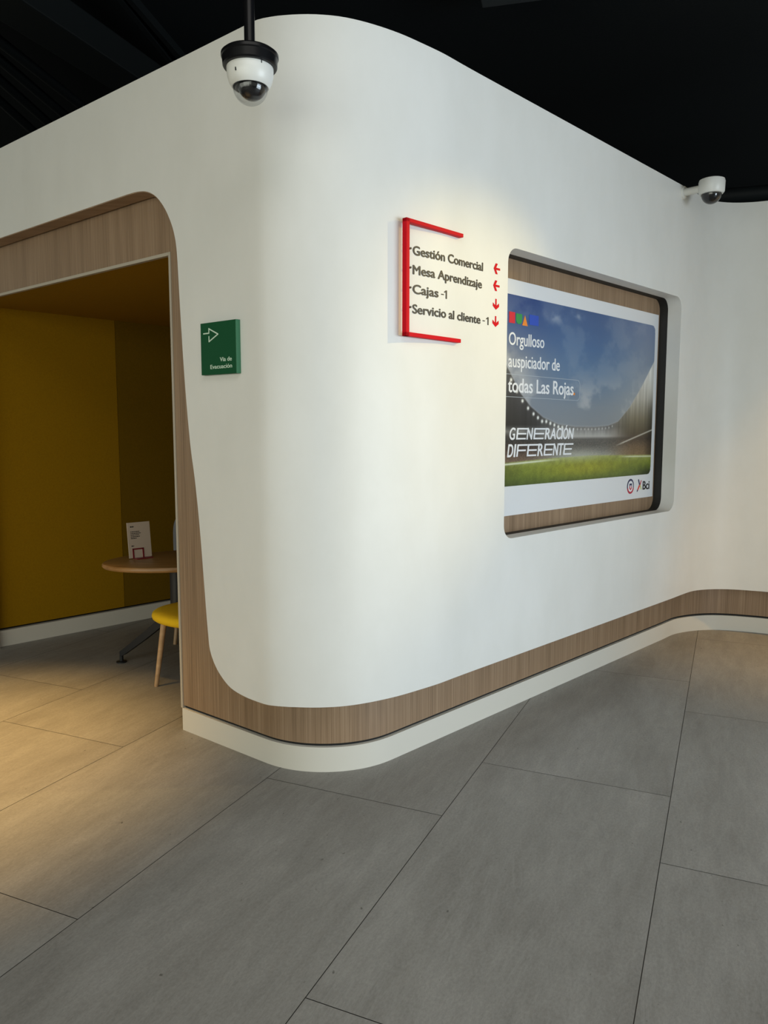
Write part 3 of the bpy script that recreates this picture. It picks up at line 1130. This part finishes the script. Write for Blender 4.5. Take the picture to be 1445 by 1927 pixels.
for z in (2.264, 2.186, 2.104, 2.023):
    MB().lathe([(.0045, 0), (.0045, .012)], FR(.389, z, .0975), 12, axis=(np.array([*uR, 0]), np.array([0, 0, 1.]), np.array([*nR, 0]))).build('peg', M['ink'], sign)
for body, x0, x1, zb in (('Gestión Comercial', .421, .899, 2.246), ('Mesa Aprendizaje', .421, .892, 2.166),
                         ('Cajas', .421, .575, 2.086), ('Servicio al cliente', .420, .884, 2.003)):
    words('lettering', FW, body, x0, x1, zb, .0365, -.001, .0015, M['ink'], sign, bold=.034)
for x0, x1, zb in ((.590, .634, 2.086), (.898, .950, 2.003)):
    mb = MB()
    mb.prism([(x0 + .005, zb + .014), (x0 + .022, zb + .014), (x0 + .022, zb + .0185), (x0 + .005, zb + .0185)], FW, -.001, .0015)
    mb.build('lettering', M['ink'], sign)
    mb = MB()
    mb.prism([(x1 - .0085, zb), (x1, zb), (x1, zb + .0365), (x1 - .0085, zb + .0365)], FW, -.001, .0015)
    mb.prism([(x1 - .019, zb + .0245), (x1 - .0185, zb + .030), (x1 - .0065, zb + .0365), (x1 - .0075, zb + .0290)], FW, -.001, .0016)
    mb.build('lettering', M['ink'], sign)


def arrow(cx_, cz_, ang, ln=.050, hd=.021, th=.0055):
    a_ = math.radians(ang)
    f = np.array([math.cos(a_), math.sin(a_)])
    g = np.array([-f[1], f[0]])
    c_ = np.array([cx_, cz_])
    tip = c_ + f * ln / 2
    mb = MB()
    q_ = lambda *p_: [tuple(map(float, k)) for k in p_]
    mb.prism(q_(tip - f * .006 + g * th * .9, c_ - f * ln / 2 + g * th * .9, c_ - f * ln / 2 - g * th * .9, tip - f * .006 - g * th * .9), FW, -.001, .0015)
    for sg in (1, -1):
        e_ = tip - f * hd + g * sg * hd
        mb.prism(q_(tip + f * .001, tip - f * .015, e_ - f * .0055 + g * sg * .003 - f * .004, e_ + f * .006 + g * sg * .004), FW, -.001, .0017)
    return mb


for (cx_, cz_, ang) in ((1.011, 2.272, 180), (1.009, 2.193, 180), (1.007, 2.107, -90), (1.006, 2.026, -90)):
    arrow(cx_, cz_, ang).build('arrow', M['red'], sign)

# ================================================================== EVACUATION SIGN
ev = thing('evacuation_sign', 'green evacuation route sign with outlined arrow beside the doorway', 'sign', FL(.52, 1.745, .1))
MB().prism([(.630, 1.745), (.397, 1.744), (.397, 1.966), (.630, 1.967)], FL, .0985, .122).build('panel', M['green'], ev, bevel=.001)
MB().prism([(.3965, 1.744), (.3925, 1.744), (.3925, 1.966), (.3965, 1.966)], FL, .0985, .1215).build('panel_edge', M['green_edge'], ev)['label'] = 'pale green acrylic edge'
am = MB()
ap = [(.609, 1.922), (.572, 1.922), (.572, 1.941), (.511, 1.914), (.572, 1.886), (.572, 1.908)]
for i in range(len(ap) - 1):
    a_, b_ = np.array(ap[i]), np.array(ap[i + 1])
    t = (b_ - a_) / np.linalg.norm(b_ - a_)
    nn = np.array([-t[1], t[0]]) * .0026
    a_, b_ = a_ - t * .0018, b_ + t * .0018
    am.prism([tuple(a_ + nn), tuple(b_ + nn), tuple(b_ - nn), tuple(a_ - nn)], FL, .1215, .1228 + i * .00005)
am.build('arrow', M['mint'], ev)
FLm = FL
words('lettering', FLm, 'Vía de', .501, .424, 1.798, .017, .1215, .1228, M['mint'], ev, bold=.016)
letter(MB(), FLm, 'Evacuación', .566, .423, 1.769, .017, .1215, .1228, bold=.016).build('lettering', M['mint'], ev)

# ================================================================== SECURITY CAMERAS
cx_, cy_ = -.4625, 2.801
sc = thing('security_camera', 'white dome security camera with black cap on a black ceiling pole', 'camera', (cx_, cy_, 2.62))
MB().lathe([(.0185, 2.79), (.0185, 4.30)], (cx_, cy_, 0), 24).build('pole', M['black'], sc, smooth=40)
MB().lathe([(.045, 4.278), (.045, 4.30)], (cx_, cy_, 0), 24).build('ceiling_plate', M['black'], sc, smooth=40)
MB().lathe([(.0005, 2.800), (.03, 2.800), (.09, 2.797), (.0985, 2.790), (.0985, 2.781), (.0955, 2.777), (.0935, 2.752), (.090, 2.747), (.081, 2.746)],
           (cx_, cy_, 0), 56).build('cap', M['black'], sc, smooth=30)
hs = MB().lathe([(.0800, 2.755), (.0805, 2.738), (.0798, 2.734), (.0802, 2.730), (.0785, 2.716), (.0735, 2.700), (.0665, 2.687), (.0625, 2.683), (.0595, 2.684)],
                (cx_, cy_, 0), 56).build('housing', M['housing'], sc, smooth=30)
for ang, zz in ((-118, 2.716), (-52, 2.742)):
    a_ = math.radians(ang)
    MB().box((cx_ + .0785 * math.cos(a_), cy_ + .0785 * math.sin(a_), zz), (math.cos(a_), math.sin(a_), 0), (-math.sin(a_), math.cos(a_), 0), (0, 0, 1),
             (.0022, .0018, .005)).build('screw', M['black_matte'], hs)
DZ = 2.686
dome_prof = [(.0603 * math.cos(t), DZ - .060 * math.sin(t)) for t in np.linspace(0, math.pi / 2 - .01, 16)]
MB().lathe([(.0603, DZ + .006)] + dome_prof, (cx_, cy_, 0), 48).build('dome', M['glass'], sc, smooth=60)
# inner lens shroud, turned towards the hall
v_ = np.array([.30, -.85, -.30])
v_ /= np.linalg.norm(v_)
xa = np.cross(v_, [0, 0, 1.])
xa /= np.linalg.norm(xa)
ya = np.cross(xa, v_)
sc_c = (cx_ + .0065, cy_ - .0045, DZ + .004)
pr = [(.0505 * math.sin(t), .0505 * math.cos(t)) for t in np.linspace(math.pi * .80, 0.02, 22)]
lm = MB().lathe(pr, sc_c, 40, axis=(xa, ya, v_)).build('lens_shroud', M['lens'], sc, smooth=40)
MB().lathe([(.010, .0495), (.010, .0515), (.007, .052)], sc_c, 24, axis=(xa, ya, v_)).build('lens', M['black'], lm, smooth=40)
MB().lathe([(.0590, DZ - .003), (.0590, DZ + .006), (.050, DZ + .010), (.001, DZ + .012)], (cx_, cy_, 0), 40).build('inner_ring', M['black_matte'], sc, smooth=40)

# second camera, fixed to the top of the wall further along
kx, ky = 2.105, 5.130
s2 = thing('security_camera', 'small white dome security camera on a wall arm near the inner corner', 'camera', (kx, ky, 2.95))
MB().lathe([(.0005, 3.118), (.05, 3.116), (.077, 3.105), (.081, 3.09), (.079, 3.03), (.070, 3.018), (.062, 3.016)], (kx, ky, 0), 40).build('housing', M['housing'], s2, smooth=35)
MB().lathe([(.062 * math.cos(t), 3.018 - .062 * math.sin(t)) for t in np.linspace(0, math.pi / 2 - .01, 12)], (kx, ky, 0), 36).build('dome', M['lens'], s2, smooth=60)
wq = PR(float((np.array([kx, ky]) - I1) @ uR), .099)
aq = np.array([wq[0], wq[1], 3.065])
dirw = np.array([wq[0] - kx, wq[1] - ky, 0])
ln_ = np.linalg.norm(dirw)
dirw /= ln_
MB().tube([np.array([kx, ky, 3.065]) + dirw * .07, aq - dirw * .002], .024, 18).build('wall_arm', M['housing'], s2, smooth=40)
MB().lathe([(.040, 0), (.040, .010), (.034, .014)], tuple(aq), 24, axis=(np.array([*uR, 0]), np.array([0, 0, 1.]), -dirw)).build('wall_plate', M['housing'], s2, smooth=40)

# ================================================================== BOOTH FURNITURE
# ---- oval table
tcx, tcy = -1.15, 4.64
ta = math.radians(25.5)
tx, ty = np.array([math.cos(ta), math.sin(ta)]), np.array([-math.sin(ta), math.cos(ta)])
tab = thing('meeting_table', 'oval oak meeting table with black pedestal inside the yellow booth', 'table', (-1.293, 4.72, 0))
tt = MB()
rings = []
for (sc_, z) in ((.96, .706), (.985, .709), (1.0, .718), (1.0, .728), (.99, .735), (.97, .738)):
    rings.append([(*(np.array([tcx, tcy]) + tx * .54 * sc_ * math.cos(t) + ty * .335 * sc_ * math.sin(t)), z)
                  for t in np.linspace(0, 2 * math.pi, 73)[:-1]])
vs = [p for r_ in rings for p in r_]
fs = []
for i in range(len(rings) - 1):
    for k in range(72):
        fs.append((i * 72 + k, i * 72 + (k + 1) % 72, (i + 1) * 72 + (k + 1) % 72, (i + 1) * 72 + k))
fs += [tuple(range(71, -1, -1)), tuple(5 * 72 + k for k in range(72))]
tt.add(vs, fs)
tt.build('tabletop', M['table_wood'], tab, smooth=30)
qx, qy = -1.293, 4.72
MB().lathe([(.032, .36), (.040, .37), (.040, .690), (.12, .694), (.12, .706)], (qx, qy, 0), 32).build('column', M['black_matte'], tab, smooth=30)
for (fx, fy) in ((-1.715, 4.899), (-.93, 4.99), (-1.045, 4.34)):
    dv = np.array([fx - qx, fy - qy])
    ln_ = np.linalg.norm(dv)
    du = dv / ln_
    sd = np.array([-du[1], du[0]])
    lg = MB()
    prof_t = [(0.0, .43, .36), (.55, .23, .175), (.93, .098, .056), (1.0, .075, .04)]
    vs = []
    for t, zt, zb in prof_t:
        for s_ in (-1, 1):
            c_ = np.array([qx, qy]) + dv * t + sd * s_ * .017
            vs += [(*c_, zt), (*c_, zb)]
    fs = []
    for i in range(3):
        b_ = i * 4
        fs += [(b_, b_ + 4, b_ + 6, b_ + 2), (b_ + 1, b_ + 3, b_ + 7, b_ + 5), (b_, b_ + 1, b_ + 5, b_ + 4), (b_ + 2, b_ + 6, b_ + 7, b_ + 3)]
    fs += [(0, 2, 3, 1), (12, 13, 15, 14)]
    lg.add(vs, fs)
    lo = lg.build('leg', M['black_matte'], tab)
    MB().lathe([(.034, 0), (.034, .007), (.012, .011), (.012, .07)], (fx, fy, 0), 24).build('foot', M['black_matte'], lo, smooth=30)

# ---- small notice on the table
nb0, nb1 = np.array([-1.525, 4.553]), np.array([-1.422, 4.655])
nu = (nb1 - nb0) / np.linalg.norm(nb1 - nb0)
nn_ = np.array([nu[1], -nu[0]])
wN = np.linalg.norm(nb1 - nb0)


def FN(a_, b_, d):
    lean = -.10 * (b_ - .74)
    q_ = nb0 + nu * a_ + nn_ * (d + lean)
    return (q_[0], q_[1], b_)


note = thing('table_notice', 'white printed notice card in a small red stand on the oval table', 'notice', (*((nb0 + nb1) / 2), .738))
MB().prism([(0, .743), (wN, .743), (wN, .955), (0, .955)], FN, -.003, .003).build('card', M['card'], note)
tl = MB()
for z, x0, x1, h_ in ((.930, .018, .042, .0035), (.900, .018, .075, .0022), (.890, .018, .084, .0022), (.880, .018, .072, .0022),
                      (.870, .018, .076, .0022), (.860, .018, .055, .0022), (.815, .018, .035, .003)):
    x = x0
    while x < x1:
        wd = random.uniform(.006, .014)
        tl.prism([(x, z - h_), (min(x + wd, x1), z - h_), (min(x + wd, x1), z + h_), (x, z + h_)], FN, .0025, .0036)
        x += wd + .002
tl.build('lettering', M['ink'], note)
sm = MB()
for (x0, x1, z0, z1) in ((.022, .030, .742, .800), (.086, .094, .742, .800), (.022, .094, .793, .800)):
    sm.prism([(x0, z0), (x1, z0), (x1, z1), (x0, z1)], FN, .0032, .0065)
c_ = (nb0 + nb1) / 2 + nu * .01 + nn_ * .012
sm.box((*c_, .7405), (*nu, 0), (*nn_, 0), (0, 0, 1), (.052, .030, .0024))
sm.build('stand', M['red_dark'], note)['label'] = 'dark red stand'


def pad(mb, c, ax, ay, az, hx, hy, th, e_=4.0, bulge=.010, n=56, dish=0.0, dish_y=0.0):
    """soft cushion with a superelliptic outline"""
    c, ax, ay, az = (np.array(q_, float) for q_ in (c, ax, ay, az))
    lv = [(.0, -th / 2), (.80, -th / 2), (.93, -th * .44), (.985, -th * .25), (1, 0), (.985, th * .25), (.93, th * .42), (.80, th * .5), (.4, th * .5 + bulge), (0, th * .5 + bulge)]
    vs, fs = [], []
    for k_, z in lv:
        for i in range(n):
            t = 2 * math.pi * i / n
            x = math.copysign(abs(math.cos(t)) ** (2 / e_), math.cos(t)) * hx * max(k_, .001)
            y = math.copysign(abs(math.sin(t)) ** (2 / e_), math.sin(t)) * hy * max(k_, .001)
            vs.append(c + ax * x + ay * y + az * (z + dish * ((x / hx) ** 2) + dish_y * abs(y / hy) ** 2.2))
    for j in range(len(lv) - 1):
        for i in range(n):
            fs.append((j * n + i, j * n + (i + 1) % n, (j + 1) * n + (i + 1) % n, (j + 1) * n + i))
    fs += [tuple(range(n - 1, -1, -1)), tuple((len(lv) - 1) * n + i for i in range(n))]
    return mb.add(vs, fs)


def chair(name, label, cx_, cy_, fwd, mat_s, seat_z=.46, back_h=.36, hw=.235, e_=4.5, leg_b=.005, leg_t=.055):
    f = np.array(fwd) / np.linalg.norm(fwd)
    g = np.array([-f[1], f[0]])
    F3, G3, Z3 = np.array([*f, 0]), np.array([*g, 0]), np.array([0, 0, 1.])
    r = thing(name, label, 'chair', (cx_, cy_, 0))
    c3 = np.array([cx_, cy_, 0])
    pad(MB(), c3 + Z3 * (seat_z - .031), F3, G3, Z3, hw, hw, .062, e_, .004).build('seat', mat_s, r, smooth=60)
    tilt = math.radians(12)
    bz = Z3 * math.cos(tilt) - F3 * math.sin(tilt)
    bn = F3 * math.cos(tilt) + Z3 * math.sin(tilt)
    bc = c3 - F3 * (hw + .035) + Z3 * (seat_z + back_h / 2 - .02)
    pad(MB(), bc, G3, bz, bn, hw * .98, back_h / 2, .05, 3.6, .0, dish=.05).build('backrest', mat_s, r, smooth=60)
    for sx in (-1, 1):
        for sy in (-1, 1):
            top = c3 + F3 * sx * (hw - leg_t) + G3 * sy * (hw - leg_t) + Z3 * (seat_z - .052)
            bot = c3 + F3 * sx * (hw - leg_b) + G3 * sy * (hw - leg_b)
            MB().tube([bot, bot + (top - bot) * .5, top], [.0125, .0155, .0185], 18).build('leg', M['leg_wood'], r, smooth=50)
    return r


chair('visitor_chair', 'yellow upholstered chair with oak legs half hidden by the door jamb', -1.074, 4.445, uL, M['seat'], .468, hw=.27, e_=2.35, leg_b=.076, leg_t=.118)
gc = np.array([-1.315, 5.62])
chair('visitor_chair', 'grey upholstered chair on the far side of the oval table', gc[0], gc[1] - .02, (.25, -.97), M['grey'], .46, .46, hw=.235)


# ================================================================== CEILING SERVICES
camo = np.array([0, 0, 1.5])
th = math.radians(5.977)


def at_height(u, v, z):
    x = (u - 722.5) / 1447
    zz = -(v - 963.5) / 1447
    d = np.array([x, math.cos(th) + zz * math.sin(th), -math.sin(th) + zz * math.cos(th)])
    return camo + d * ((z - 1.5) / d[2])


def run(a_, b_, z, ext=1.5):
    p, q_ = at_height(*a_, z), at_height(*b_, z)
    t = (q_ - p) / np.linalg.norm(q_ - p)
    return p - t * ext, q_ + t * ext, t


# wide black duct at the upper left, with a ridged underside of pipes beside it
p, q_, t = run((0, 40), (211, 170), 3.95, 0.5)
sd = np.array([t[1], -t[0], 0])
MBd = MB().box((p + q_) / 2 + sd * .15 + np.array([0, 0, .1]), t, sd, (0, 0, 1), (np.linalg.norm(q_ - p) / 2, .15, .1))
tag(MBd.build('air_duct', M['duct'], bevel=.01), 'flat black duct on the dark ceiling above the doorway wall', 'duct')
for i, (a_, b_, lab) in enumerate((((0, 78), (150, 196), 'black pipe on the ceiling next to the flat duct'),
                                   ((0, 112), (120, 215), 'second black ceiling pipe out from the flat duct'),
                                   ((0, 150), (92, 232), 'third black ceiling pipe out from the flat duct'),
                                   ((0, 190), (62, 246), 'fourth black ceiling pipe, closest to the top of the doorway wall'))):
    p, q_, t = run(a_, b_, 4.02, .8)
    tag(MB().tube([p, q_], .035, 14).build('ceiling_pipe', M['duct'], smooth=50), lab, 'pipe', 'black pipes on the ceiling')
for (a_, b_, lab) in (((232, 0), (318, 108), 'black ceiling rail left of the pole camera'),
                      ((250, 0), (336, 100), 'black ceiling rail closest to the pole camera')):
    p, q_, t = run(a_, b_, 4.18, .8)
    sd = np.array([t[1], -t[0], 0])
    tag(MB().box((p + q_) / 2, t, sd, (0, 0, 1), (np.linalg.norm(q_ - p) / 2, .018, .03)).build('ceiling_rail', M['duct']), lab, 'rail', 'black rails on the ceiling')
c0 = at_height(935, 4, 4.1)
tag(MB().box(c0 + np.array([.10, -.12, .06]), (.97, -.24, 0), (.24, .97, 0), (0, 0, 1), (.22, .14, .06)).build('ceiling_box', M['duct_grey'], bevel=.005),
    'dark grey service box on the ceiling at the top edge', 'box')
p, q_, t = run((1330, 372), (1445, 362), 3.45, 1.0)
tag(MB().tube([p, q_], .06, 16).build('ceiling_pipe', M['duct'], smooth=50), 'thick black pipe above the curved end of the white wall', 'pipe')
